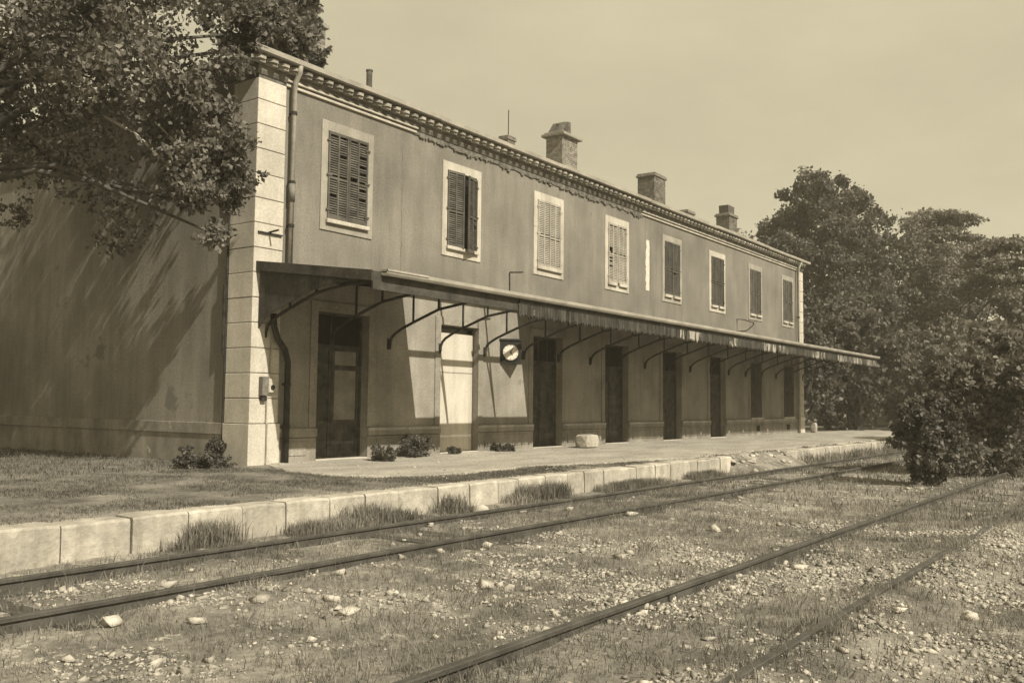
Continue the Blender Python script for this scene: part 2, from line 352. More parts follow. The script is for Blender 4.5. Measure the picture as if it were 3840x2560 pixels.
# crumbled pale edge under the scar
m = MB()
for i, x in enumerate(np.arange(4.8, 16.2, 0.11)):
    if fbm(x, 3, 1.7, 35) > -0.12:
        zb = 7.73 - 0.07 * abs(fbm(x, 0, 1.3, 31)) - 0.10 * max(0, fbm(x, 0, 3.5, 32)); h = random.uniform(0.015, 0.05); m.box(x, x + random.uniform(0.05, 0.13), -0.05, 0.01, zb - h, zb + 0.012, 0.008)
m.build('crumbled_render', M['cornice'], B, 'stuff')
cprof = [(0.05, 7.82), (-0.05, 7.82), (-0.085, 7.895), (-0.085, 7.97), (-0.12, 8.0), (-0.12, 8.13), (0.05, 8.13)]
MB().prism(cprof, -0.1, LEN + 0.1, 'x').build('cornice', M['cornice'], B)
MB().prism(cprof, 0.06, DEP, 'y').build('cornice', M['cornice'], B)
tm = MB().prism([(-0.15, 0.0), (-0.03, -0.155), (0.10, -0.155), (0.06, 0.0)], 0, 0.07, 'z').prism([(-0.10, 0.0), (0.0, -0.11), (0.12, -0.11), (0.10, 0.0)], -0.055, -0.004, 'z').mesh('tile_end', M['teeth'])
for i in range(int((LEN + 0.4) / 0.302)):
    piece('tile_end', tm, B, (-0.16 + 0.302 * i + random.uniform(-.012, .012), -0.12, 8.045 + random.uniform(-.006, .006)), (0, 0, random.uniform(-.05, .05)))
g = MB()
gp = [(-0.20, 8.25), (-0.21, 8.17), (-0.24, 8.15), (-0.32, 8.145), (-0.355, 8.17), (-0.365, 8.265), (-0.35, 8.265), (-0.33, 8.18), (-0.24, 8.18)]
for i in range(12):
    a = -0.3 + i * (LEN + 0.6) / 12; b = a + (LEN + 0.6) / 12; dz = 0.012 * math.sin(i * 1.7)
    g.prism([(p[0], p[1] + dz) for p in gp], a, b + 0.01, 'x')
g.build('gutter', M['zinc'], B)
# hipped roof of channel tiles
rz = lambda d: 8.2 + 0.385 * d
roof = MB()
def slope(n_across, length, f3d, lim, parent_m):
    xs2 = np.linspace(0, length, n_across)
    rows2 = []
    for i, s in enumerate(xs2):
        d1 = min(lim, s, length - s); wv = 0.03 * abs(math.sin(math.pi * s / 0.24)); r = []
        for t in (0, 0.33, 0.66, 1.0):
            d = d1 * t; r.append(len(parent_m.v)); parent_m.v.append(f3d(s, d, rz(d) + wv))
        rows2.append(r)
    for a, b in zip(rows2[:-1], rows2[1:]):
        for i in range(3): parent_m.f.append((a[i], b[i], b[i + 1], a[i + 1]))
OV = 0.3; hw = (DEP + 2 * OV) / 2
slope(560, LEN + 2 * OV, lambda s, d, z: (-OV + s, -OV + d, z), hw, roof)
slope(200, LEN + 2 * OV, lambda s, d, z: (LEN + OV - s, DEP + OV - d, z), hw, roof)
slope(180, DEP + 2 * OV, lambda s, d, z: (-OV + d, DEP + OV - s, z), hw, roof)
slope(90, DEP + 2 * OV, lambda s, d, z: (LEN + OV - d, -OV + s, z), hw, roof)
n = len(roof.v)
roof.quad((-OV, -OV, 8.14), (-OV, DEP + OV, 8.05), (LEN + OV, DEP + OV, 8.14), (LEN + OV, -OV, 8.14))
roof_o = roof.build('roof', M['tile'], B)
MB().tube([(hw - OV, hw - OV, rz(hw)), (LEN - hw + OV, hw - OV, rz(hw))], 0.11, 8).build('ridge_tiles', M['tile'], roof_o)

# upper windows: surround, sill, louvred shutters
SLW = 0.235
slat_m = MB().prism([(-0.014, -0.016), (-0.009, -0.021), (0.012, 0.013), (0.007, 0.018)], -SLW / 2, SLW / 2, 'x').mesh('slat', M['slat'])
def shutter(hx, hz0, hz1, sgn, width, ang, pale, single, missing=(), y=-0.035):
    """a leaf hung at hx, running sgn * width from the hinge; two louvred columns"""
    mt = M['slat_pale'] if pale else M['slat']
    m = MB(); H = hz1 - hz0; st = 0.045; th = 0.018
    a = lambda p, q: (min(p * sgn, q * sgn), max(p * sgn, q * sgn))
    for p in (0, width / 2 - st / 2, width - st): m.box(*a(p, p + st), -th, th, 0, H)
    for p, q in ((st, width / 2 - st / 2), (width / 2 + st / 2, width - st)):
        for z0, z1 in ((0, 0.075), (H * 0.46, H * 0.46 + 0.05), (H - 0.06, H)): m.box(*a(p, q), -th + 0.002, th - 0.002, z0, z1)
    for z in (0.2, H * 0.5, H - 0.2): m.box(*a(-0.05, 0.10), -th - 0.012, -th, z - 0.02, z + 0.02)
    o = bpy.data.objects.new('shutter', m.mesh('shutter', mt)); place(o, B, (hx, y, hz0)); o.rotation_euler = (0, 0, ang)
    js = MB(); cw = width / 2 - st * 1.5
    zz = 0.10; i = 0
    while zz < H - 0.075:
        if not (H * 0.46 - 0.03 < zz < H * 0.46 + 0.075):
            for k_, p in enumerate((st + cw / 2, width / 2 + st / 2 + cw / 2)):
                if (i, k_) in missing: continue
                if single:
                    s = bpy.data.objects.new('slat', slat_m); COL.objects.link(s); s.parent = o; s.location = (p * sgn, 0, zz); s.scale = (cw / SLW * 1.02, 1, 1)
                    s.rotation_euler = (random.uniform(-.12, .12), random.uniform(-.012, .012), 0)
                else:
                    js.prism([(-0.014, zz - 0.016), (-0.009, zz - 0.021), (0.012, zz + 0.013), (0.007, zz + 0.018)], *a(p - cw / 2 - .003, p + cw / 2 + .003), 'x')
        zz += 0.053; i += 1
    if not single:
        s = bpy.data.objects.new('slats', js.mesh('slats', mt)); COL.objects.link(s); s.parent = o; s['kind'] = 'stuff'
    return o
for i, (a, b, z0, z1) in enumerate(UP):
    x = (a + b) / 2; tm_ = M['trim_dull'] if i in (0, 4, 6, 7) else M['trim']
    o = 0.785
    f = MB().box(x - o, a - 0.0, -0.028, 0.01, 4.94, 7.34).box(b, x + o, -0.028, 0.01, 4.94, 7.34).box(a, b, -0.0275, 0.01, z1, 7.34).box(a, b, -0.0275, 0.01, 4.94, z0 - 0.10)
    f.build('window_surround', tm_, B, bevel=0.005)
    sl = MB()
    if i in (3, 4, 5, 6, 7): sl.box(a - 0.03, x - 0.08, -0.10, 0.1, z0 - 0.10, z0 - 0.005, 0.008).box(x + 0.08, b + 0.03, -0.10, 0.1, z0 - 0.10, z0 - 0.005, 0.008)
    else: sl.box(a - 0.04, b + 0.04, -0.10, 0.1, z0 - 0.10, z0 - 0.004, 0.006)
    sl.build('window_sill', M['trim'], B, bevel=0.012)
    if i in (3, 4, 5, 6, 7): MB().box(x - 0.08, x + 0.08, -0.02, 0.08, z0 - 0.16, z0 - 0.03).build('sill_gap', M['scar'], B)
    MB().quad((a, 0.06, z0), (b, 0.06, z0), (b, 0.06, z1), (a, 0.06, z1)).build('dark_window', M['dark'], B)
    wd = (b - a) / 2 - 0.004; pale = i in (2, 3)
    drop = 0.0
    if i == 0:
        shutter(a, z0, z1, 1, wd, 0, False, True, missing={(15, 1), (8, 0), (25, 1), (16, 1)}); shutter(b, z0, z1, -1, wd, 0, False, True, missing={(27, 0), (23, 0), (20, 0), (13, 0), (9, 0), (17, 1)})
    elif i == 1:
        shutter(a, z0 - 0.03, z1, 1, wd, -0.10, False, True); shutter(b, z0 - 0.10, z1 - 0.05, -1, wd, 0.30, False, True, missing={(11, 0), (12, 0)})
    elif i == 3:
        shutter(a, z0, z1, 1, wd, 0, True, False, missing={(16, 0), (17, 0), (18, 0), (19, 0), (15, 0), (13, 0), (11, 0), (8, 0)}); shutter(b, z0, z1, -1, wd, 0.03, True, False)
    else:
        shutter(a, z0 - 0.02, z1, 1, wd, -0.03 * (i % 3), pale, False); shutter(b, z0 - 0.03, z1, -1, wd, 0.03 * (i % 2), pale, False, missing={(14, 1)} if i == 4 else ())
# pale lime patch, vertical cracks, small spots on the upper wall
m = MB(); L_, R_ = [], []
for i in range(27):
    z = 5.2 + i * 1.75 / 26; q = 0.13 + 0.07 * fbm(z, 0, 2.6, 41)
    if 0.2 < (z - 5.2) < 0.3 or 0.75 < (z - 5.2) < 0.85: q *= 0.6
    L_.append((16.72 - q, -0.006, z)); R_.append((16.86 + 0.02 * fbm(z, 0, 5, 42), -0.006, z))
for i in range(26): m.quad(L_[i], R_[i], R_[i + 1], L_[i + 1])
m.build('plaster_patch', M['palepatch'], B)
m = MB()
for x0, z0, z1 in ((4.25, 4.3, 7.4), (16.95, 4.6, 7.3)):
    P = [(x0 + 0.03 * fbm(z, x0, 2.5, 44), z) for z in np.arange(z0, z1, 0.1)]
    for p, q in zip(P[:-1], P[1:]): m.quad((p[0] - 0.006, -0.004, p[1]), (p[0] + 0.006, -0.004, p[1]), (q[0] + 0.006, -0.004, q[1]), (q[0] - 0.006, -0.004, q[1]))
m.build('wall_crack', M['scar'], B)
# doors
def surround(a, b, z0, z1):
    MB().box(a - 0.2, a, -0.03, 0.01, z0, z1 + 0.2).box(b, b + 0.2, -0.03, 0.01, z0, z1 + 0.2).box(a, b, -0.0295, 0.01, z1, z1 + 0.2).build('door_surround', M['lower'], B, bevel=0.005)
def leaf(a, b, z0, z1, y, mat, panels, glass=None):
    m = MB(); s = 0.085
    m.box(a, a + s, y - 0.025, y + 0.025, z0, z1).box(b - s, b, y - 0.025, y + 0.025, z0, z1)
    zs = [z0] + panels + [z1]
    for z in zs: m.box(a + s, b - s, y - 0.024, y + 0.024, max(z0, z - 0.05), min(z1, z + 0.06))
    o = m.build('door', mat, B, bevel=0.004)
    for j_, (p, q) in enumerate(zip(zs[:-1], zs[1:])):
        MB().box(a + s + 0.004, b - s - 0.004, y - 0.008, y + 0.012, p + 0.055, q - 0.045).build('panel', glass if (glass and j_ > 0) else mat, o)
    MB().tube([(b - 0.04, y - 0.03, 1.05), (b - 0.04, y - 0.08, 1.05), (b - 0.14, y - 0.08, 1.05)], 0.012, 6).build('handle', M['iron'], o)
    return o
for i, (a, b, z0, z1) in enumerate(DN):
    if i < 6:
        surround(a, b, 0.71, z1); y = 0.24; ba = a + 0.05; bb = b - 0.05
        MB().box(a, a + 0.05, y - 0.05, y + 0.06, 0, z1).box(b - 0.05, b, y - 0.05, y + 0.06, 0, z1).box(a + 0.05, b - 0.05, y - 0.05, y + 0.06, z1 - 0.05, z1).box(a + 0.05, b - 0.05, y - 0.06, y + 0.06, 2.42, 2.5).build('door_frame', M['door'], B)
        MB().box(a, b, -0.06, 0.3, -0.1, 0.035).build('door_step', M['stone'], B, bevel=0.01)
        xm = (a + b) / 2 - (0.12 if i == 0 else 0)
        if i == 1:
            bd = MB().box(ba - 0.03, bb + 0.03, y - 0.075, y - 0.055, 0.05, 3.02).build('boarding', M['ply'], B)
            MB().box(ba - 0.02, bb + 0.02, y - 0.083, y - 0.076, 2.02, 2.035).build('board_joint', M['door_pale'], bd)
            continue
        leaf(ba, xm - 0.003, 0.04, 2.42, y, M['door'], [0.9, 1.5] if i != 0 else [0.8, 1.35])
        o = leaf(xm + 0.003, bb, 0.04, 2.42, y, M['door'], [0.9, 1.7] if i != 0 else [0.8, 2.0], M['door_pale'] if i == 0 else None)
        for q in range(2 if i != 2 else 3):
            MB().box(ba + 0.06 + q * (bb - ba) / 3, ba + 0.09 + q * (bb - ba) / 3, y - 0.03, y + 0.02, 2.5, 3.15).build('transom_bar', M['door'], B)
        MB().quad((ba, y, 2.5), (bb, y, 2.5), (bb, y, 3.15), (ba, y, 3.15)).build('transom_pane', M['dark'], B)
    else:
        surround(a, b, 0.78, z1)
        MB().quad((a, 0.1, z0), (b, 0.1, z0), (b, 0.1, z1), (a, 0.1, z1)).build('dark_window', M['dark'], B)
        MB().box(a - 0.1, b + 0.1, -0.11, 0.1, 0.70, 0.785).build('window_sill', M['stone'], B, bevel=0.01)
        for s, hx in ((1, a), (-1, b)):
            shutter(hx, z0 + 0.02, z1 - 0.02, s, (b - a) / 2 - 0.01, -0.45 if s == 1 else 0.2, False, False)

# chimneys
def chimney(x0, x1, y0, y1, z0, z1, mat, over=0.07, caps=1):
    m = MB(); bh, bl, jn = 0.066, 0.215, 0.012
    MB_core = MB().box(x0 + 0.012, x1 - 0.012, y0 + 0.012, y1 - 0.012, z0, z1)
    core = MB_core.build('chimney', M['mortar'], B)
    z = z0; r = 0
    while z < z1 - 0.03:
        for (a, b, fixed, ax) in ((x0, x1, y0, 'x'), (y0 + 0.1, y1, x0, 'y'), (y0 + 0.1, y1, x1, 'y2'), (x0, x1, y1, 'x2')):
            p = a - (bl / 2 if r % 2 else 0)
            while p < b - 0.02:
                q0, q1 = max(p, a), min(p + bl, b); d = random.uniform(-.005, .005)
                if q1 - q0 > 0.03:
                    if ax == 'x': m.box(q0, q1 - jn, fixed + d, fixed + 0.09, z, z + bh)
                    elif ax == 'x2': m.box(q0, q1 - jn, fixed - 0.09, fixed + d, z, z + bh)
                    elif ax == 'y': m.box(fixed + d, fixed + 0.09, q0, q1 - jn, z, z + bh)
                    else: m.box(fixed - 0.09, fixed + d, q0, q1 - jn, z, z + bh)
                p += bl + 0.0
        z += bh + jn; r += 1
    m.build('brickwork', mat, core, 'stuff')
    MB().box(x0 - over, x1 + over, y0 - over, y1 + over, z1, z1 + 0.10, 0.012).box(x0 - over * .4, x1 + over * .4, y0 - over * .4, y1 + over * .4, z1 + 0.101, z1 + 0.16, 0.01).build('cap', M['mortar'] if caps == 1 else mat, core, bevel=0.012)
    return core
c0 = chimney(3.45, 4.48, 3.0, 4.0, 9.2, 10.95, M['brick_pale'])
c2 = chimney(15.9, 16.95, 3.0, 3.7, 9.2, 10.95, M['brick_pale'], 0.14)
for x, h in ((16.2, 0.34), (16.65, 0.52)):
    MB().tube([(x, 3.3, 11.1), (x, 3.3, 11.1 + h)], [0.17, 0.15], 10).build('chimney_pot', M['pot'], c2)
MB().prism([(15.85, 11.1), (16.1, 11.1), (16.35, 11.52), (16.2, 11.52)], 3.1, 3.6, 'y').build('leaning_slab', M['pot'], c2)
c3 = chimney(23.3, 24.35, 3.1, 3.9, 9.2, 11.0, M['brick'], 0.06, 0)
c4 = chimney(31.6, 32.6, 3.2, 3.9, 9.2, 10.72, M['brick'], 0.07, 0)
MB().prism([(31.75, 10.88), (32.45, 10.88), (32.5, 11.3), (31.7, 11.3)], 3.3, 3.8, 'y').build('chimney_pot', M['pot'], c4)
chimney(27.0, 27.75, 3.3, 3.9, 9.2, 10.08, M['brick'], 0.04, 0)
chimney(13.4, 13.85, 3.6, 4.0, 9.4, 10.28, M['brick'], 0.03, 0)
MB().tube([(13.55, 3.7, 10.3), (13.56, 3.7, 11.35)], 0.018, 6).build('lightning_rod', M['iron'], B)
MB().tube([(6.3, 3.2, 9.3), (6.3, 3.2, 10.42)], 0.085, 12).tube([(6.3, 3.2, 10.42), (6.3, 3.2, 10.46)], 0.10, 12).build('flue_pipe', M['pot'], B)
# rainwater pipes
def pipe(path, r, mat, clamps, name='downpipe'):
    o = MB().tube(path, r, 12).build(name, mat, B, smooth=True)
    for (x, y, z) in clamps: MB().tube([(x, y, z - 0.03), (x, y, z + 0.03)], r + 0.016, 12).box(x - 0.02, x + 0.02, y, y + 0.14, z - 0.015, z + 0.015).build('clamp', M['iron'], o)
pipe([(0.80, -0.30, 8.16), (0.80, -0.29, 8.02), (0.80, -0.16, 7.85), (0.80, -0.13, 7.65), (0.80, -0.13, 3.95)], 0.055, M['pipe'], [(0.80, -0.13, 5.75), (0.80, -0.13, 4.85), (0.80, -0.13, 7.2)])
MB().tube([(0.80, -0.13, 5.35), (0.80, -0.13, 5.75)], 0.068, 12).build('pipe_sleeve', M['boxdark'], B, smooth=True)
pipe([(0.34, -0.22, 3.0), (0.36, -0.22, 2.75), (0.48, -0.2, 2.5), (0.70, -0.16, 2.3), (0.80, -0.15, 2.05), (0.80, -0.15, 0.02)], 0.065, M['iron'], [(0.80, -0.15, 1.6), (0.80, -0.15, 0.75)])
pipe([(LEN - 0.85, -0.30, 8.16), (LEN - 0.85, -0.16, 7.85), (LEN - 0.85, -0.13, 7.6), (LEN - 0.85, -0.13, 0.02)], 0.055, M['pipe'], [(LEN - 0.85, -0.13, 5.5)])
MB().tube([(-0.05, 0.76, 0.05), (-0.05, 0.76, 5.9)], 0.028, 8).tube([(-0.065, 0.80, 2.2), (-0.065, 0.80, 3.6)], 0.04, 8).build('cable_pipe', M['iron'], B)
MB().box(0.02, 0.62, -0.10, -0.06, 4.60, 4.63).tube([(0.30, -0.06, 4.64), (0.30, -0.35, 4.66)], 0.02, 6).build('iron_stay', M['iron'], B)

# ------------------------------------------------------------------ platform canopy
CX0, CX1, CD = 0.04, 33.6, 3.2
A = thing('platform_canopy', 'long rusty iron platform canopy with wooden valance along the station front', 'canopy', (16.8, -1.6, 2.9))
czz = lambda y: 4.0 + 0.13 * y
BR = [0.30] + [0.30 + 1.80 * i for i in range(1, 19)]; BR[-1] = 32.6
OPEN = (4.3, 8.95)
edges_ = [CX0] + [x for x in [2.1, OPEN[0]]] + [OPEN[1]] + [OPEN[1] + 1.8 * i for i in range(1, 14)] + [CX1]
def cover(a, b, y0, y1, name='roof_sheet'):
    m = MB(); ns = max(2, int((b - a) / 0.09)); rows_ = []
    for yy in (y0, y1):
        r = []
        for i in range(ns * 2 + 1):
            xx = a + (b - a) * i / (ns * 2); r.append(len(m.v)); m.v.append((xx, yy, czz(yy) + (0.02 if i % 2 else 0.0)))
        rows_.append(r)
    for i in range(ns * 2): m.f.append((rows_[0][i], rows_[0][i + 1], rows_[1][i + 1], rows_[1][i]))
    o = m.build(name, M['rust_tin'], A); s = o.modifiers.new('thick', 'SOLIDIFY'); s.thickness = 0.006
for a, b in zip(edges_[:-1], edges_[1:]):
    if a == OPEN[0]:
        cover(a, b, -2.98, -3.2); continue
    cover(a + 0.004, b - 0.004, -0.02, -3.2)
cover(7.0, 7.6, -0.6, -1.2, 'loose_sheet') if False else None
for yv in (-0.10, -1.42, -2.92):
    MB().box(CX0, CX1, yv - 0.035, yv + 0.035, czz(yv) - 0.11, czz(yv) - 0.008).build('purlin', M['iron'], A)
# boarded underside beside the open bay: a ceiling of planks under the solid part of the roof is left out; fascia and gutter run through
MB().box(CX0, CX1, -3.245, -3.205, 3.27, 3.59).build('fascia', M['rust_tin'], A)
m = MB()
m.v += [(CX0 - .035, -0.05, 3.84), (CX0 - .035, -3.24, 3.42), (CX0 - .035, -3.24, 3.61), (CX0 - .035, -0.05, 4.03), (CX0 - .005, -0.05, 3.84), (CX0 - .005, -3.24, 3.42), (CX0 - .005, -3.24, 3.61), (CX0 - .005, -0.05, 4.03)]
m.f += [(0, 1, 2, 3), (7, 6, 5, 4), (0, 4, 5, 1), (3, 2, 6, 7), (1, 5, 6, 2), (0, 3, 7, 4)]
m.build('barge_board', M['rust_tin'], A)
g = MB(); gp = [(-3.25, 3.60), (-3.25, 3.55), (-3.30, 3.525), (-3.37, 3.53), (-3.40, 3.57), (-3.405, 3.635), (-3.39, 3.635), (-3.38, 3.58), (-3.27, 3.575)]
g.prism(gp, CX0 + 0.2, CX1, 'x'); g.build('gutter', M['zinc'], A)
MB().box(CX0 + 0.2, 1.35, -3.42, -3.20, 3.605, 3.64).build('flashing', M['zinc'], A)
vm = []
for q in range(6):
    h = 0.40 - 0.02 * (q % 3)
    vm.append(MB().prism([(-0.052, 0), (0.052, 0), (0.052, -h + 0.05), (0.02, -h + 0.03), (0.0, -h - 0.02), (-0.02, -h + 0.03), (-0.052, -h + 0.05)], -0.01, 0.01, 'y').mesh('valance_board', M['valance' if q < 3 else 'valance_pale']))
x = 4.55; i = 0
while x < CX1 - 0.05:
    if random.random() > 0.03: piece('valance_board', vm[i % 3 + (3 if x > 12.5 and fbm(x, 0, .35, 91) + .03 * (x - 16) > 0 else 0)], A, (x, -3.26, 3.53 + random.uniform(-.006, .006)), (0, random.uniform(-.012, .012), 0))
    x += 0.112; i += 1
MB().box(4.5, CX1, -3.285, -3.272, 3.44, 3.52).build('valance_rail', M['valance'], A)
for i, bx in enumerate(BR):
    low = [(-0.045, 2.52), (-0.06, 2.66), (-0.11, 2.76), (-0.2, 2.84), (-0.42, 2.95), (-0.8, 3.09), (-1.5, 3.33), (-2.3, 3.44), (-3.0, 3.46)]
    br = MB().tube([(bx, y, z) for y, z in low], 0.032, 6).build('bracket', M['iron'], A)
    MB().box(bx - 0.05, bx + 0.05, -0.035, -0.005, 2.48, 2.72).build('wall_plate', M['iron'], br)
    t = MB(); t.v += [(bx + s * 0.028, y, czz(y) - 0.12 - d) for y in (-0.06, -3.19) for s in (-1, 1) for d in (0.0, 0.07)]
    t.f += [(0, 1, 3, 2), (4, 6, 7, 5), (0, 2, 6, 4), (1, 5, 7, 3), (0, 4, 5, 1), (2, 3, 7, 6)]
    t.build('rafter', M['iron'], br)
    for yv in (-0.75, -1.5, -2.25):
        zl = np.interp(-yv, [-p[0] for p in low], [p[1] for p in low])
        MB().box(bx - 0.018, bx + 0.018, yv - 0.018, yv + 0.018, zl, czz(yv) - 0.17).build('strut', M['iron'], br)
# boards added to darken the near end of the canopy above its bracket
yb = -0.08
while yb > -3.0:
    y2 = max(yb - 0.19, -3.1); zb0 = np.interp(-yb, [-p[0] for p in low], [p[1] for p in low]) + 0.01; zb1 = np.interp(-y2, [-p[0] for p in low], [p[1] for p in low]) + 0.01
    m = MB(); m.prism([(yb, zb0), (yb, czz(yb) - 0.14), (y2 + 0.008, czz(y2) - 0.14), (y2 + 0.008, zb1)], 0.09, 0.11 + random.uniform(0, .006), 'x').build('added_end_board', M['rust_tin'], A); yb = y2
# L-shaped rods standing on the canopy
def rod(path, label):
    p0 = path[0]; o = MB().tube(path, 0.022, 6).box(p0[0] - 0.07, p0[0] + 0.07, p0[1] - 0.07, p0[1] + 0.07, p0[2] - 0.012, p0[2] + 0.012).build('iron_rod', M['iron'], None, loc=p0); tag(o, label, 'rod', 'iron rods on the canopy')
rod([(7.0, -1.2, czz(-1.2) - 0.02), (6.98, -1.2, 4.53), (7.0, -1.2, 4.56), (7.55, -1.2, 4.63)], 'thin bent iron rod rising from the canopy below second and third shutters')
rod([(23.2, -0.6, czz(-0.6) + 0.01), (23.2, -0.6, 4.7), (24.2, -0.5, 4.76), (25.6, -0.35, 4.75), (26.4, -0.02, 4.72)], 'thin iron rod and drooping wire above the canopy near the far end')

# ------------------------------------------------------------------ clock on the wall
CK = thing('station_clock', 'wedge-shaped black station clock with round white dial on the sunlit wall', 'clock', (8.62, 0, 2.66))
cx, cz, hw_, hh = 8.62, 2.64, 0.40, 0.31
tri = [(cx - hw_, -0.02), (cx, -0.02 - hw_), (cx + hw_, -0.02)]
MB().prism(tri, cz - hh, cz + hh, 'z').prism([(cx - hw_ - .04, -0.015), (cx, -0.07 - hw_), (cx + hw_ + .04, -0.015)], cz + hh + 0.001, cz + hh + 0.05, 'z').build('case', M['black'], CK)
for sgn in (-1, 1):
    nrm = Vector((sgn, -1, 0)).normalized(); ux = Vector((1, sgn, 0)).normalized() * (1 if True else 1)
    ux = Vector((0, 0, 1)).cross(nrm)   # to the right as one looks at the dial
    ctr = Vector((cx + sgn * hw_ / 2, -0.02 - hw_ / 2, cz))
    def P(a, r, off): return ctr + nrm * off + ux * (math.sin(a) * r) + Vector((0, 0, math.cos(a) * r))
    d = MB(); N = 40
    d.quad(*[P(-2 * math.pi * i / N, 0.215, 0.012) for i in range(N)])
    for i in range(N):
        a0, a1 = -2 * math.pi * i / N, -2 * math.pi * (i + 1) / N
        d.quad(P(a0, 0.215, 0.012), P(a0, 0.225, 0.0), P(a1, 0.225, 0.0), P(a1, 0.215, 0.012))
    di = d.build('dial', M['dial'], CK)
    ring = MB()
    for i in range(N):
        a0, a1 = -2 * math.pi * i / N, -2 * math.pi * (i + 1) / N
        ring.quad(P(a0, 0.212, 0.03), P(a0, 0.245, 0.03), P(a1, 0.245, 0.03), P(a1, 0.212, 0.03)); ring.quad(P(a0, 0.212, 0.03), P(a1, 0.212, 0.03), P(a1, 0.212, 0.005), P(a0, 0.212, 0.005)); ring.quad(P(a0, 0.245, 0.03), P(a0, 0.245, 0.001), P(a1, 0.245, 0.001), P(a1, 0.245, 0.03))
    ring.build('bezel', M['black'], CK)
    def bar(mb, a, r0, r1, w, off):
        t = ux * math.cos(a) - Vector((0, 0, math.sin(a)));
        mb.quad(P(a, r0, off) - t * w, P(a, r0, off) + t * w, P(a, r1, off) + t * w * .6, P(a, r1, off) - t * w * .6)
    tk = MB()
    for i in range(12): bar(tk, i * math.pi / 6, 0.165, 0.20, 0.007 if i % 3 else 0.011, 0.016)
    tk.build('hour_marks', M['boxdark'], di)
    h1 = MB(); bar(h1, math.radians(28), -0.04, 0.18, 0.010, 0.022); h1.build('minute_hand', M['black'], CK)
    h2 = MB(); bar(h2, math.radians(150), -0.03, 0.10, 0.014, 0.019); h2.build('hour_hand', M['black'], CK)

# meter boxes on the corner pilaster
MBX = thing('meter_box', 'small electric meter boxes with conduit on the near corner pilaster', 'meter box', (0.33, -0.06, 1.3))
MB().box(0.15, 0.30, -0.19, -0.062, 1.36, 1.74).build('old_case', M['boxdark'], MBX, bevel=0.01)
mc = MB().box(0.34, 0.52, -0.15, -0.062, 1.42, 1.70).build('white_case', M['box'], MBX, bevel=0.015)
MB().tube([(0.43, -0.15, 1.53), (0.43, -0.165, 1.53)], 0.05, 14).build('meter_window', M['black'], mc)
MB().box(0.18, 0.30, -0.15, -0.062, 1.26, 1.355).build('fuse_box', M['iron'], MBX, bevel=0.01)
MB().tube([(0.34, -0.082, 1.40), (0.34, -0.082, 0.84), (0.34, -0.11, 0.80), (0.34, -0.11, 0.02)], 0.018, 8).tube([(0.40, -0.08, 1.70), (0.42, -0.08, 2.6)], 0.012, 6).build('conduit', M['pipe'], MBX)

# loose stone block, bollard
def stone_mesh(name, sx, sy, sz, mat, seed, nn=4):
    V, Fs = [], []; import bmesh
    bm = bmesh.new(); bmesh.ops.create_icosphere(bm, subdivisions=2, radius=1.0)
    for v in bm.verts:
        p = v.co.copy(); q = Vector([math.copysign(abs(t) ** (1 / nn * 2), t) for t in p]); q *= 1 + 0.12 * mnoise.noise(p * 1.7 + Vector((seed, seed * 2, 0)))
        v.co = Vector((q.x * sx, q.y * sy, q.z * sz))
    m = bpy.data.meshes.new(name); bm.to_mesh(m); bm.free(); m.materials.append(mat); return m
o = piece('stone_block', stone_mesh('stone_block', 0.40, 0.24, 0.20, M['kerb'], 3, 5), None, (11.35, -0.85, 0.20), (0, 0, 0.08)); tag(o, 'pale squared stone block lying on the platform by the dark doors', 'stone block')
o = piece('guard_stone', stone_mesh('guard_stone', 0.16, 0.16, 0.28, M['kerb'], 5, 3), None, (LEN + 0.55, -0.35, 0.25), (0, 0, 0)); tag(o, 'small pale guard stone at the far corner of the station', 'guard stone')

# ------------------------------------------------------------------ tracks
rail_prof = [(-0.065, -0.155), (0.065, -0.155), (0.065, -0.14), (0.012, -0.125), (0.009, -0.045), (0.034, -0.035), (0.036, -0.006), (0.028, 0.0), (-0.028, 0.0), (-0.036, -0.006), (-0.034, -0.035), (-0.009, -0.045), (-0.012, -0.125), (-0.065, -0.14)]
slm = [MB().box(-0.12, 0.12, -1.25, 1.25, -0.14, 0, 0.012).mesh('sleeper', M['sleeper']) for _ in range(4)]
def track(ty, label, x0, x1):
    t = thing('railway_track', label, 'railway track', ((x0 + x1) / 2, ty, -0.5), 'overgrown station tracks')
    for s in (-1, 1):
        m = MB(); X = np.arange(x0, x1, 1.5)
        for a, b in zip(X[:-1], X[1:]):
            n = len(m.v); k = len(rail_prof)
            for xx in (a, b):
                dz = 0.008 * fbm(xx, ty * s, 0.25, 51); dy = 0.008 * fbm(xx, ty * s, 0.2, 52)
                m.v += [(xx, ty + s * GA + p + dy, -0.37 + q + dz) for p, q in rail_prof]
            m.f += [(n + i, n + k + i, n + k + (i + 1) % k, n + (i + 1) % k) for i in range(k)]
        m.build('rail', M['rail'], t)
        for xj in np.arange(x0 + 5.3 + s, min(x1, 30), 11.7):
            MB().box(xj - 0.24, xj + 0.24, ty + s * GA - 0.03, ty + s * GA + 0.03, -0.49, -0.42).build('fishplate', M['rail'], t)
    xx = x0 + 0.3; i = 0
    while xx < x1:
        piece('sleeper', slm[i % 4], t, (xx, ty, -0.512 + random.uniform(-.02, .02)), (0, 0, random.uniform(-.03, .03))); xx += 0.63; i += 1
track(TRACKS[0], 'rusty railway track running right beside the platform kerb', -22, 62)
track(TRACKS[1], 'rusty railway track nearest the camera, half lost in gravel', -22, 60)

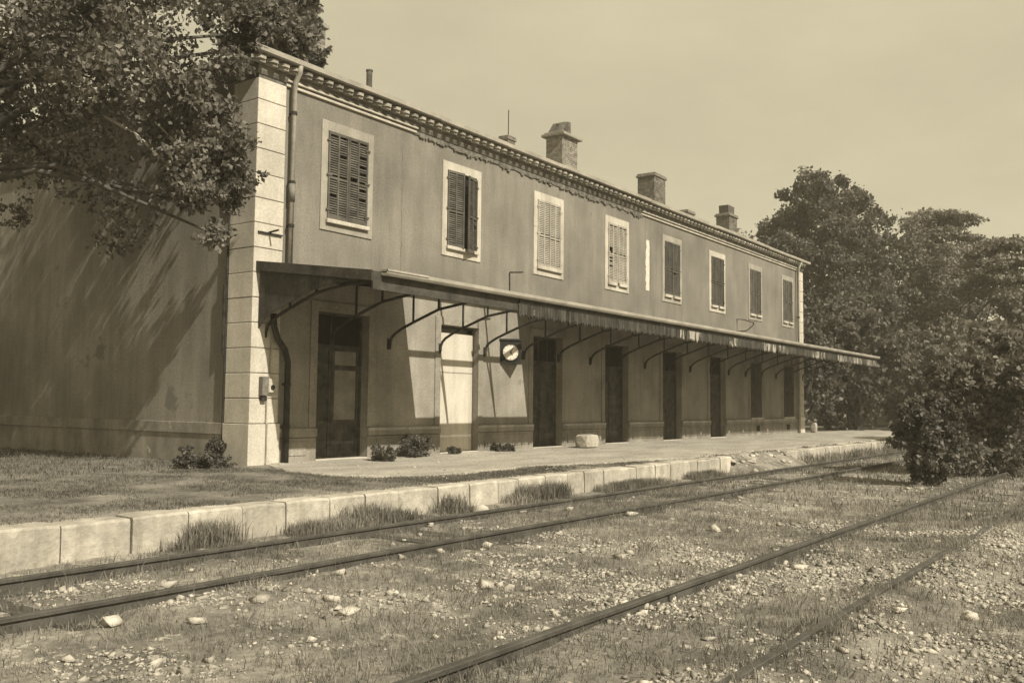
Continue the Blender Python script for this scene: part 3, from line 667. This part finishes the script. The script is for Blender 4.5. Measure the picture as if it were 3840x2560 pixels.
# ------------------------------------------------------------------ stones and grass
ICO_V = []; ph = (1 + 5 ** .5) / 2
for a, b in ((1, ph), (-1, ph), (1, -ph), (-1, -ph)): ICO_V += [(0, a, b), (a, b, 0), (b, 0, a)]
ICO_V = np.array(ICO_V) / math.hypot(1, ph)
from itertools import combinations
ed = 2 / math.hypot(1, ph) * 1.01; ICO_F = []
for t in combinations(range(12), 3):
    if all(np.linalg.norm(ICO_V[a] - ICO_V[b]) < ed for a, b in combinations(t, 2)):
        a, b, cc = t
        if np.dot(np.cross(ICO_V[b] - ICO_V[a], ICO_V[cc] - ICO_V[a]), ICO_V[a]) < 0: t = (a, cc, b)
        ICO_F.append(t)
ICO_F = np.array(ICO_F)
def stones(P, S):
    N = len(P); V = ICO_V[None] * (1 + rng.uniform(-.42, .42, (N, 12, 1)))
    sc = S[:, None] * np.stack([rng.uniform(.8, 1.5, N), rng.uniform(.7, 1.2, N), rng.uniform(.45, .85, N)], 1)
    V = V * sc[:, None, :]; a = rng.uniform(0, 6.28, N); ca, sa = np.cos(a)[:, None], np.sin(a)[:, None]
    V = np.stack([V[..., 0] * ca - V[..., 1] * sa, V[..., 0] * sa + V[..., 1] * ca, V[..., 2]], -1) + P[:, None, :]
    return V.reshape(-1, 3), (ICO_F[None] + 12 * np.arange(N)[:, None, None]).reshape(-1, 3)
CUB = np.array([(-1, -1, -1), (1, -1, -1), (1, 1, -1), (-1, 1, -1), (-1, -1, 1), (1, -1, 1), (1, 1, 1), (-1, 1, 1)]) * .62
CUF = np.array([(0, 3, 2, 1), (4, 5, 6, 7), (0, 1, 5, 4), (1, 2, 6, 5), (2, 3, 7, 6), (3, 0, 4, 7)])
def shards(P, S):
    N = len(P); V = CUB[None] + rng.uniform(-.42, .42, (N, 8, 3)); q = rng.normal(size=(N, 3, 3)); q, _ = np.linalg.qr(q)
    V = np.einsum('nij,nkj->nki', q, V) * (S[:, None] * np.stack([rng.uniform(.8, 1.5, N), rng.uniform(.7, 1.2, N), rng.uniform(.5, .9, N)], 1))[:, None, :]
    return (V + P[:, None, :]).reshape(-1, 3), (CUF[None] + 8 * np.arange(N)[:, None, None]).reshape(-1, 4)
GP = []
def dens(x, y): return fbm(x, y, 0.55, 61) + 0.6 * fbm(x, y, 1.9, 62)
while len(GP) < 60000:
    if random.random() < 0.72: x = random.uniform(-13, 3); y = random.uniform(-14.9, -5.6)
    else: x = random.uniform(-5, 30); y = random.uniform(-17, -5.6)
    near = -9.0 - y
    if dens(x, y) + 0.12 * max(-2, min(4, near)) > random.uniform(-0.05, 0.7): GP.append((x, y))
GP = np.array([(x, y, gz(x, y)) for x, y in GP])
S = rng.lognormal(-4.5, 0.5, len(GP)).clip(.006, .045)
V, Fc = shards(GP + np.stack([0 * S, 0 * S, S * .2], 1), S)
np_obj('gravel', V, Fc, M['gravel'], None, 'stuff'); tag(bpy.data.objects['gravel'], 'pale loose ballast gravel scattered over the track bed', 'gravel')
DP = np.array([(x, y, pz(y) + 0.022) for x, y in ((random.uniform(0.3, 30), random.uniform(-4.6, -.15)) for _ in range(5200))])
DS = rng.lognormal(-4.9, 0.5, len(DP)).clip(.003, .03)
V, Fc = stones(DP, DS); o = np_obj('paving_grit', V, Fc, M['gravel'], None, 'stuff'); tag(o, 'loose grit and crumbs of render strewn on the paving', 'grit')
big = []
for t in range(70):
    x = random.uniform(-9, 12) if t > 40 else random.uniform(-8, 2); y = random.uniform(-13.5, -5.8); s = random.uniform(.022, .055) * (1 + (t % 17 == 0) * 0.5); big.append((x, y, s))
big += [(0.05, -5.75, 0.14), (-5.2, -8.0, 0.07), (-4.0, -7.75, 0.05), (-3.4, -7.8, 0.05), (-6.6, -7.2, 0.06), (-2.6, -7.85, 0.05), (1.2, -7.8, 0.06), (-7.7, -8.1, 0.09), (-6.4, -8.25, 0.06), (-2.2, -9.5, 0.07), (-4.6, -9.4, .07)]
sms = []
for q in range(8):
    V, Fc = shards(np.zeros((1, 3)), np.array([1.25])); sms.append(np_mesh('ballast_stone', V, Fc, M['gravel2']))
for i, (x, y, s) in enumerate(big): piece('ballast_stone', sms[i % 8], ground, (x, y, gz(x, y) + s * 0.3), (0, 0, random.uniform(0, 6)), (s, s, s))
for i in range(28):
    x = random.uniform(11.4, 15.8); y = random.uniform(-6.0, -4.9); s = random.uniform(.03, .1)
    piece('ballast_stone', sms[i % 8], ground, (x, y, -0.06 - 0.5 * min(1, max(0, (-4.83 - y) / 1.2)) * .85 + s * .2), (0, 0, i), (s, s, s))

def blades(P, h, wd, lean=0.5):
    """one thin bent blade (two quads' worth of outline) per root"""
    N = len(P); h = np.broadcast_to(h, (N,)) * rng.uniform(.45, 1.25, N); a = rng.uniform(0, 6.28, N); b = rng.uniform(0, 6.28, N)
    dx = np.stack([np.cos(a), np.sin(a), 0 * a], 1) * (wd * rng.uniform(.6, 1.3, N))[:, None]
    l = np.stack([np.cos(b), np.sin(b), 0 * b], 1) * (h * rng.uniform(.1, 1.0, N) * lean)[:, None]; up = np.stack([0 * a, 0 * a, h], 1)
    P0 = P - dx; P1 = P + dx; Pm0 = P - dx * .7 + l * .35 + up * .6; Pm1 = P + dx * .7 + l * .35 + up * .6; T = P + l + up * .95
    V = np.stack([P0, P1, Pm1, Pm0, T], 1).reshape(-1, 3); i = 5 * np.arange(N)[:, None]
    return V, np.concatenate([i + [[0, 1, 2]], i + [[0, 2, 3]], i + [[3, 2, 4]]])
def scatter(n, xr, yr, f, zf, jitter=0.05, per=6):
    out = []
    while len(out) < n:
        x = random.uniform(*xr); y = random.uniform(*yr)
        if f(x, y) > random.random():
            for _ in range(per):
                xx = x + random.gauss(0, jitter); yy = y + random.gauss(0, jitter); out.append((xx, yy, zf(xx, yy) - .01))
    return np.array(out)
cov = lambda x, y: 0.6 - 1.0 * dens(x, y) - 0.06 * max(0, -9.5 - y)
gr = [blades(scatter(85000, (-13, 6), (-14.5, -5.4), cov, gz), .085, .0033, 1.1), blades(scatter(26000, (4, 40), (-16, -5.4), lambda x, y: cov(x, y) + .2, gz, .1), .12, .008, .8)]
# longer tufts along the kerb foot and beside the rails
kf = lambda x, y: 0.12 + 1.3 * fbm(x, 0, .55, 71)
gr += [blades(scatter(14000, (-9, 11), (-5.62, -5.24), kf, gz, .07, 14), .17, .005, .6), blades(scatter(4200, (-5, 11), (-5.5, -5.24), lambda x, y: 2.2 * fbm(x, 3, .8, 79) - .5, gz, .09, 40), .30, .006, .5), blades(scatter(1500, (-10, 8), (-13, -5.5), lambda x, y: .8, gz, .02, 2), .26, .002, 1.0), blades(scatter(4000, (15.5, 45), (-5.9, -5.25), lambda x, y: .8, gz, .1, 10), .3, .012, .5)]
for ry in (TRACKS[0] + GA, TRACKS[0] - GA, TRACKS[1] + GA, TRACKS[1] - GA):
    gr.append(blades(scatter(4200, (-12, 20), (ry - .2, ry + .2), lambda x, y: 0.25 + 1.2 * fbm(x, ry, .7, 73), gz, .05, 8), .10, .004, .7))
def joinm(parts):
    Vs, Fs, n = [], [], 0
    for V, Fc in parts: Vs.append(V); Fs.append(Fc + n); n += len(V)
    return np.concatenate(Vs), np.concatenate(Fs)
o = np_obj('dry_grass', *joinm(gr), M['grass'], None, 'stuff'); tag(o, 'dry grass tufts growing through the ballast', 'grass')
def on_pave(x, y):
    if x < -0.3: return False
    ex = [e[0] for e in edge[4:]]; ey = [e[1] for e in edge[4:]]
    return y > np.interp(x, ex, ey) + 0.05 if x > -0.1 else y > -3.0
pl = lambda x, y: pz(y) - 0.01
strip = lambda x, y: 0 if on_pave(x, y) else (1.0 if x < 7.5 else 0.25 + fbm(x, y, .8, 75)) * (0.5 + 1.5 * fbm(x, y, 0.9, 76) + (0.35 if x > -2.2 else -0.05))
gp2 = [blades(scatter(34000, (-9, 1.2), (-4.9, -.1), lambda x, y: strip(x, y), pl), .045, .0045, 1.2), blades(scatter(12000, (0, 9), (-4.9, -3.7), strip, pl), .045, .0045, 1.2),
       blades(scatter(12000, (-9, -.1), (0, 9), lambda x, y: .6, pl, .1), .09, .008, 1.0), blades(scatter(1500, (9, 30), (-4.95, -4.5), lambda x, y: .2 + fbm(x, y, 1, 77), pl), .06, .008, 1.0)]
o = np_obj('platform_weeds', *joinm(gp2), M['weed'], None, 'stuff'); tag(o, 'short dark weeds covering the unpaved strip of the platform', 'weeds')

# ------------------------------------------------------------------ foliage
def leafmesh(C, size, flat=0.0):
    """one folded four-cornered leaf per centre"""
    N = len(C); d = rng.normal(size=(N, 3)); d[:, 2] -= 0.25; d /= np.linalg.norm(d, axis=1)[:, None]
    u = rng.normal(size=(N, 3)); u -= d * (u * d).sum(1)[:, None]; u /= np.linalg.norm(u, axis=1)[:, None]
    if flat: d[:, 2] *= 1 - flat; u[:, 2] *= 1 - flat
    nn = np.cross(d, u); s = (size * rng.uniform(.6, 1.35, N))[:, None]
    V = np.stack([C, C + d * s * .5 + u * s * .36 + nn * s * .08, C + d * s, C + d * s * .5 - u * s * .36 + nn * s * .08], 1).reshape(-1, 3)
    return V, np.arange(4 * N).reshape(N, 4)
def clump_pts(centres, radii, per, squash=.8):
    out = []
    for cc, r in zip(centres, radii):      # leaves gather round twig ends inside every clump
        k = max(5, per // 22); tw = rng.normal(size=(k, 3)); tw /= np.linalg.norm(tw, axis=1)[:, None]; tw *= (rng.uniform(.1, 1, k) ** .5)[:, None] * r * rng.uniform(.8, 1.25, (k, 1))
        p = tw[rng.integers(0, k, per)] + rng.normal(size=(per, 3)) * (r * rng.uniform(.08, .24, (per, 1)))
        p[:, 2] *= squash; out.append(p + cc)
    return np.concatenate(out)
def crown_clumps(c0, rad, n, rr, shell=.55, keep=None):
    C = []
    while len(C) < n:
        d = rng.normal(size=3); d /= np.linalg.norm(d); t = shell + (1 - shell) * rng.uniform() ** .6
        p = np.array(c0) + d * np.array(rad) * t * (1 + .18 * mnoise.noise(Vector(d * 2.2) + Vector(c0)))
        if keep is None or keep(p): C.append(p)
    return np.array(C), rng.uniform(rr[0], rr[1], n)
def tree(name, label, cat, base, trunk_top, trunk_r, centres, radii, per, leaf, mat, squash=.8, limbs=14, group=None, flat=0, bark=None):
    T = thing(name, label, cat, base, group)
    b = Vector(base); tt = Vector(trunk_top); m = MB(); path = []; rad = []
    for i in range(7):
        t = i / 6; p = b.lerp(tt, t) + Vector((.25 * trunk_r * math.sin(i * 2.1), .25 * trunk_r * math.cos(i * 1.7), 0)) * (i > 0); path.append(p); rad.append(trunk_r * (1.25 if i == 0 else 1 - .6 * t))
    m.tube(path, rad, 10)
    for i in rng.choice(len(centres), min(limbs, len(centres)), replace=False):
        t = rng.uniform(.45, .95); s = b.lerp(tt, t); e = Vector(centres[i]); md = s.lerp(e, .5) + Vector((0, 0, .12 * (e - s).length)); r0 = trunk_r * (1 - .6 * t) * .5
        m.tube([s, md, e], [r0, r0 * .6, r0 * .2], 6)
    m.build('trunk', bark or M['bark'], T, smooth=True)
    np_obj('crown', *leafmesh(clump_pts(centres, radii, per, squash), leaf, flat), mat, T)
    return T
# tree overhanging the near corner; its trunk stands left of the picture
def keepL(p):
    x, y, z = p
    if x > -0.8 and z < 8.9: return False      # clear of the house and its sunlit front
    lowlim = 4.6 + 0.55 * max(0, -1.0 - x)
    if z < lowlim: return False
    return True
CL, RL = crown_clumps((-4.4, 2.6, 8.4), (5.4, 5.4, 5.4), 420, (.42, .8), .3, keepL)
X1, R1 = crown_clumps((-1.3, -.35, 6.1), (.8, .7, 2.0), 44, (.25, .4), .2, lambda p: p[2] > 4.2 and p[0] < -.62)
X2, R2 = crown_clumps((0.4, 1.2, 9.9), (1.6, 1.8, 1.6), 44, (.3, .5), .2, lambda p: p[2] > 8.9 and p[0] < 1.7)
X3, R3 = crown_clumps((0.35, .25, 8.85), (1.0, .6, .6), 54, (.22, .36), .2, lambda p: p[2] > 8.42 and p[1] > -.25)
CC = np.concatenate([CL, X1, X2, X3]); RR = np.concatenate([RL, R1, R2, R3])
LT = tree('broadleaf_tree', 'leafy broadleaf tree overhanging the near left corner of the station', 'tree', (-5.6, 4.2, -.05), (-4.9, 3.4, 8.5), .32, CC, RR, 230, .105, M['leaf2'], .85, 30)
MB().tube([(-2.9, 0.6, 6.3), (-2.45, 0.35, 6.05), (-2.1, .2, 5.75), (-1.75, .0, 5.35), (-1.5, -.1, 5.1)], [.03, .028, .024, .018, .01], 6).tube([(-2.1, .3, 6.35), (-1.95, .2, 6.2), (-1.85, .1, 6.0)], [.022, .02, .01], 6).build('bare_branch', M['branch'], LT)
# ivy over the tall near chimney
IP = np.concatenate([clump_pts(np.array([(3.35 + rng.uniform(-.1, .85), 2.95 + rng.uniform(-.15, .1), z) for z in rng.uniform(9.8, 11.35, 40)]), rng.uniform(.15, .3, 40), 110)])
IV = np_obj('ivy', *leafmesh(IP, .1), M['leaf']); tag(IV, 'ivy wrapped round the tall near chimney of the station', 'ivy')
# trees behind and beyond the far end
def rtree(name, label, base, h, r, n, per, leaf, mat, low=.25, **kw):
    cz_ = base[2] + h * (.5 + low / 2); C_, R_2 = crown_clumps((base[0], base[1], cz_), (r, r, h * (.5 - low / 2)), n, (r * .16, r * .30), .45)
    E_, ER = crown_clumps((base[0], base[1], cz_), (r * 1.03, r * 1.03, h * (.5 - low / 2) * 1.0), n // 2, (r * .09, r * .16), .85)
    C_ = np.concatenate([C_, E_]); R_2 = np.concatenate([R_2, ER]); per = int(per * .8)
    return tree(name, label, 'tree', base, (base[0], base[1], base[2] + h * .75), h * .025, C_, R_2, per, leaf, mat, group='trees beyond the station', **kw)
rtree('chestnut_tree', 'tallest dark rounded tree rising beyond the far end of the roof', (51.5, 4.9, -.3), 17.2, 4.6, 200, 430, .235, M['leaf'], .1)
rtree('chestnut_tree', 'lower dark tree showing over the roof behind the last chimney', (47, 10.5, -.3), 13.5, 4.2, 110, 300, .24, M['leaf'], .1)
rtree('chestnut_tree', 'broad tree filling the gap between the tall tree and cedar', (58, .8, -.3), 14.4, 4.8, 150, 380, .235, M['leaf2'], .05)
def cedar(base, h, r, label, seed):
    C_, R_2 = [], []
    for lv in range(9):
        t = .28 + .72 * lv / 8; rad = r * (1.05 - .75 * t ** 1.5)
        for k_ in range(10):
            a = rng.uniform(0, 6.28)
            for s in np.arange(.25, 1.01, .15):
                C_.append((base[0] + math.cos(a) * rad * s, base[1] + math.sin(a) * rad * s, base[2] + h * t - .05 * h * s * s + rng.uniform(-.15, .15))); R_2.append(.55 + .35 * (1 - s))
    C_ = np.array(C_); tree('cedar_tree', label, 'tree', base, (base[0], base[1], base[2] + h), h * .022, C_, np.array(R_2), 80, .24, M['cedar'], .28, 40, 'trees beyond the station')
cedar((60, -1.0, -.3), 15.6, 8.0, 'spreading cedar right of the tall dark tree beyond the platform', 1)
cedar((52, -6.2, -.3), 11.8, 7.0, 'spreading cedar at the right edge above the tracks', 2)
# hedge and bushes at the far end of the platform
def bush(name, label, base, r, h, n, per, leaf, mat, group=None, cat='bush'):
    C_, R_2 = crown_clumps((base[0], base[1], base[2] + h * .5), (r, r, h * .5), n, (r * .2, r * .38), .3)
    ex, er = [], []
    for q in range(12):
        a = rng.uniform(0, 6.28); p = np.array((base[0], base[1], base[2] + h * .55)) + np.array((math.cos(a), math.sin(a), 0)) * r * rng.uniform(.2, .8); d = np.array((math.cos(a) * .5, math.sin(a) * .5, rng.uniform(.5, 1.3)))
        for j_ in range(5): ex.append(p + d * r * .22 * j_ * rng.uniform(.7, 1.2) - np.array((0, 0, .03 * r * j_ * j_))); er.append(r * (.17 - .022 * j_))
    C_ = np.concatenate([C_, np.array(ex)]); R_2 = np.concatenate([R_2, np.array(er)])
    T = thing(name, label, cat, base, group)
    m = MB()
    for i in range(7):
        e = Vector(C_[i % len(C_)]); b = Vector(base) + Vector((random.uniform(-.1, .1) * r, random.uniform(-.1, .1) * r, -.02)); m.tube([b, b.lerp(e, .5) + Vector((0, 0, .08 * h)), e], [.02 * h + .003, .012 * h + .003, .004], 5)
    m.build('stem', M['bark'], T); np_obj('foliage', *leafmesh(clump_pts(C_, R_2, per, .9), leaf), mat, T); return T
G2 = 'bushes at the far end of the platform'
bush('ivy_bush', 'dark bush touching the far corner of the station under the canopy end', (36.5, 1.6, 0), 2.2, 6.8, 70, 144, 0.240, M['leaf'], G2)
bush('ivy_bush', 'tall dense bush beyond the end of the canopy', (40.5, -.4, 0), 2.6, 7.4, 90, 144, 0.264, M['leaf'], G2)
bush('ivy_bush', 'rounded bush behind the far end of the platform kerb', (44, -3.4, 0), 2.6, 6.2, 80, 144, 0.264, M['leaf2'], G2)
bush('shrub', 'overgrown shrub swallowing the near track beside its far visible end', (11.3, -10.1, -.5), .75, 2.2, 60, 156, 0.096, M['leaf'], 'shrubs growing on the tracks')
bush('shrub', 'taller shrub on the tracks behind the first, toward the right edge', (15.6, -10.9, -.5), 1.6, 4.0, 80, 156, 0.144, M['leaf2'], 'shrubs growing on the tracks')
bush('shrub', 'large shrub between the tracks below the right-hand cedar', (29, -8.6, -.5), 2.4, 4.6, 80, 144, 0.216, M['leaf'], 'shrubs growing on the tracks')
bush('shrub', 'shrub at the right edge of the picture beyond the near rails', (23, -13.5, -.5), 2.2, 3.4, 70, 144, 0.204, M['leaf2'], 'shrubs growing on the tracks')
# far wood that closes the horizon
WP = []
for i in range(260):
    t = rng.uniform(); a = math.radians(-2 + 62 * t); d = rng.uniform(95, 130); WP.append((-11.8 + d * math.cos(a) * 1.0, -14.9 + d * math.sin(a), rng.uniform(0, 9 + 3 * math.sin(t * 19))))
o = np_obj('far_wood', *leafmesh(clump_pts(np.array(WP), rng.uniform(2.0, 3.6, 260), 110), 1.1), M['leaf2'], None, 'stuff'); tag(o, 'distant wood behind the cedars closing the view', 'wood')
bush('bush', 'bush beyond the rear of the left side wall', (-1.8, 12.5, 0), 1.9, 3.4, 50, 130, .15, M['leaf'])
# weeds on the pavement against the wall
G3 = 'weeds on the pavement'
bush('weed', 'smaller of the two bushy weeds by the glazed door', (2.75, -1.0, .0), .26, .27, 30, 90, .04, M['leaf'], G3, 'weed')
bush('weed', 'larger bushy weed growing from the wall foot left of the white board', (4.35, -.5, .0), .40, .44, 46, 100, .04, M['leaf'], G3, 'weed')
bush('weed', 'small low weed at the foot of the boarded doorway', (5.9, -.35, .0), .16, .15, 10, 60, .04, M['leaf'], G3, 'weed')
bush('weed', 'low flat weed right of the boarded doorway', (7.9, -.35, .0), .3, .11, 16, 60, .04, M['leaf'], G3, 'weed')
bush('weed', 'climbing weed at the foot of the near corner pilaster', (-.2, .7, .0), .18, .6, 16, 70, .05, M['leaf'], G3, 'weed')
bush('weed', 'tangled weeds on the lawn left of the near corner', (-.9, .2, -.02), .5, .18, 22, 80, .05, M['leaf'], G3, 'weed')

# ------------------------------------------------------------------ added haze: one even box of air, softening contrast and distance
hm = bpy.data.materials.new('haze'); hm.use_nodes = True; hn = hm.node_tree.nodes; hn.remove(hn['Principled BSDF'])
pv_ = hn.new('ShaderNodeVolumePrincipled'); pv_.inputs['Density'].default_value = 0.0012; pv_.inputs['Color'].default_value = (1.0, 0.93, 0.74, 1); pv_.inputs['Anisotropy'].default_value = 0.0
hm.node_tree.links.new(pv_.outputs[0], hn['Material Output'].inputs['Volume'])
hz_ = MB().box(-950, 950, -950, 950, -1.6, 19.5).build('haze', hm, None, 'stuff'); tag(hz_, 'thin added haze that softens and pales the whole station yard', 'haze')
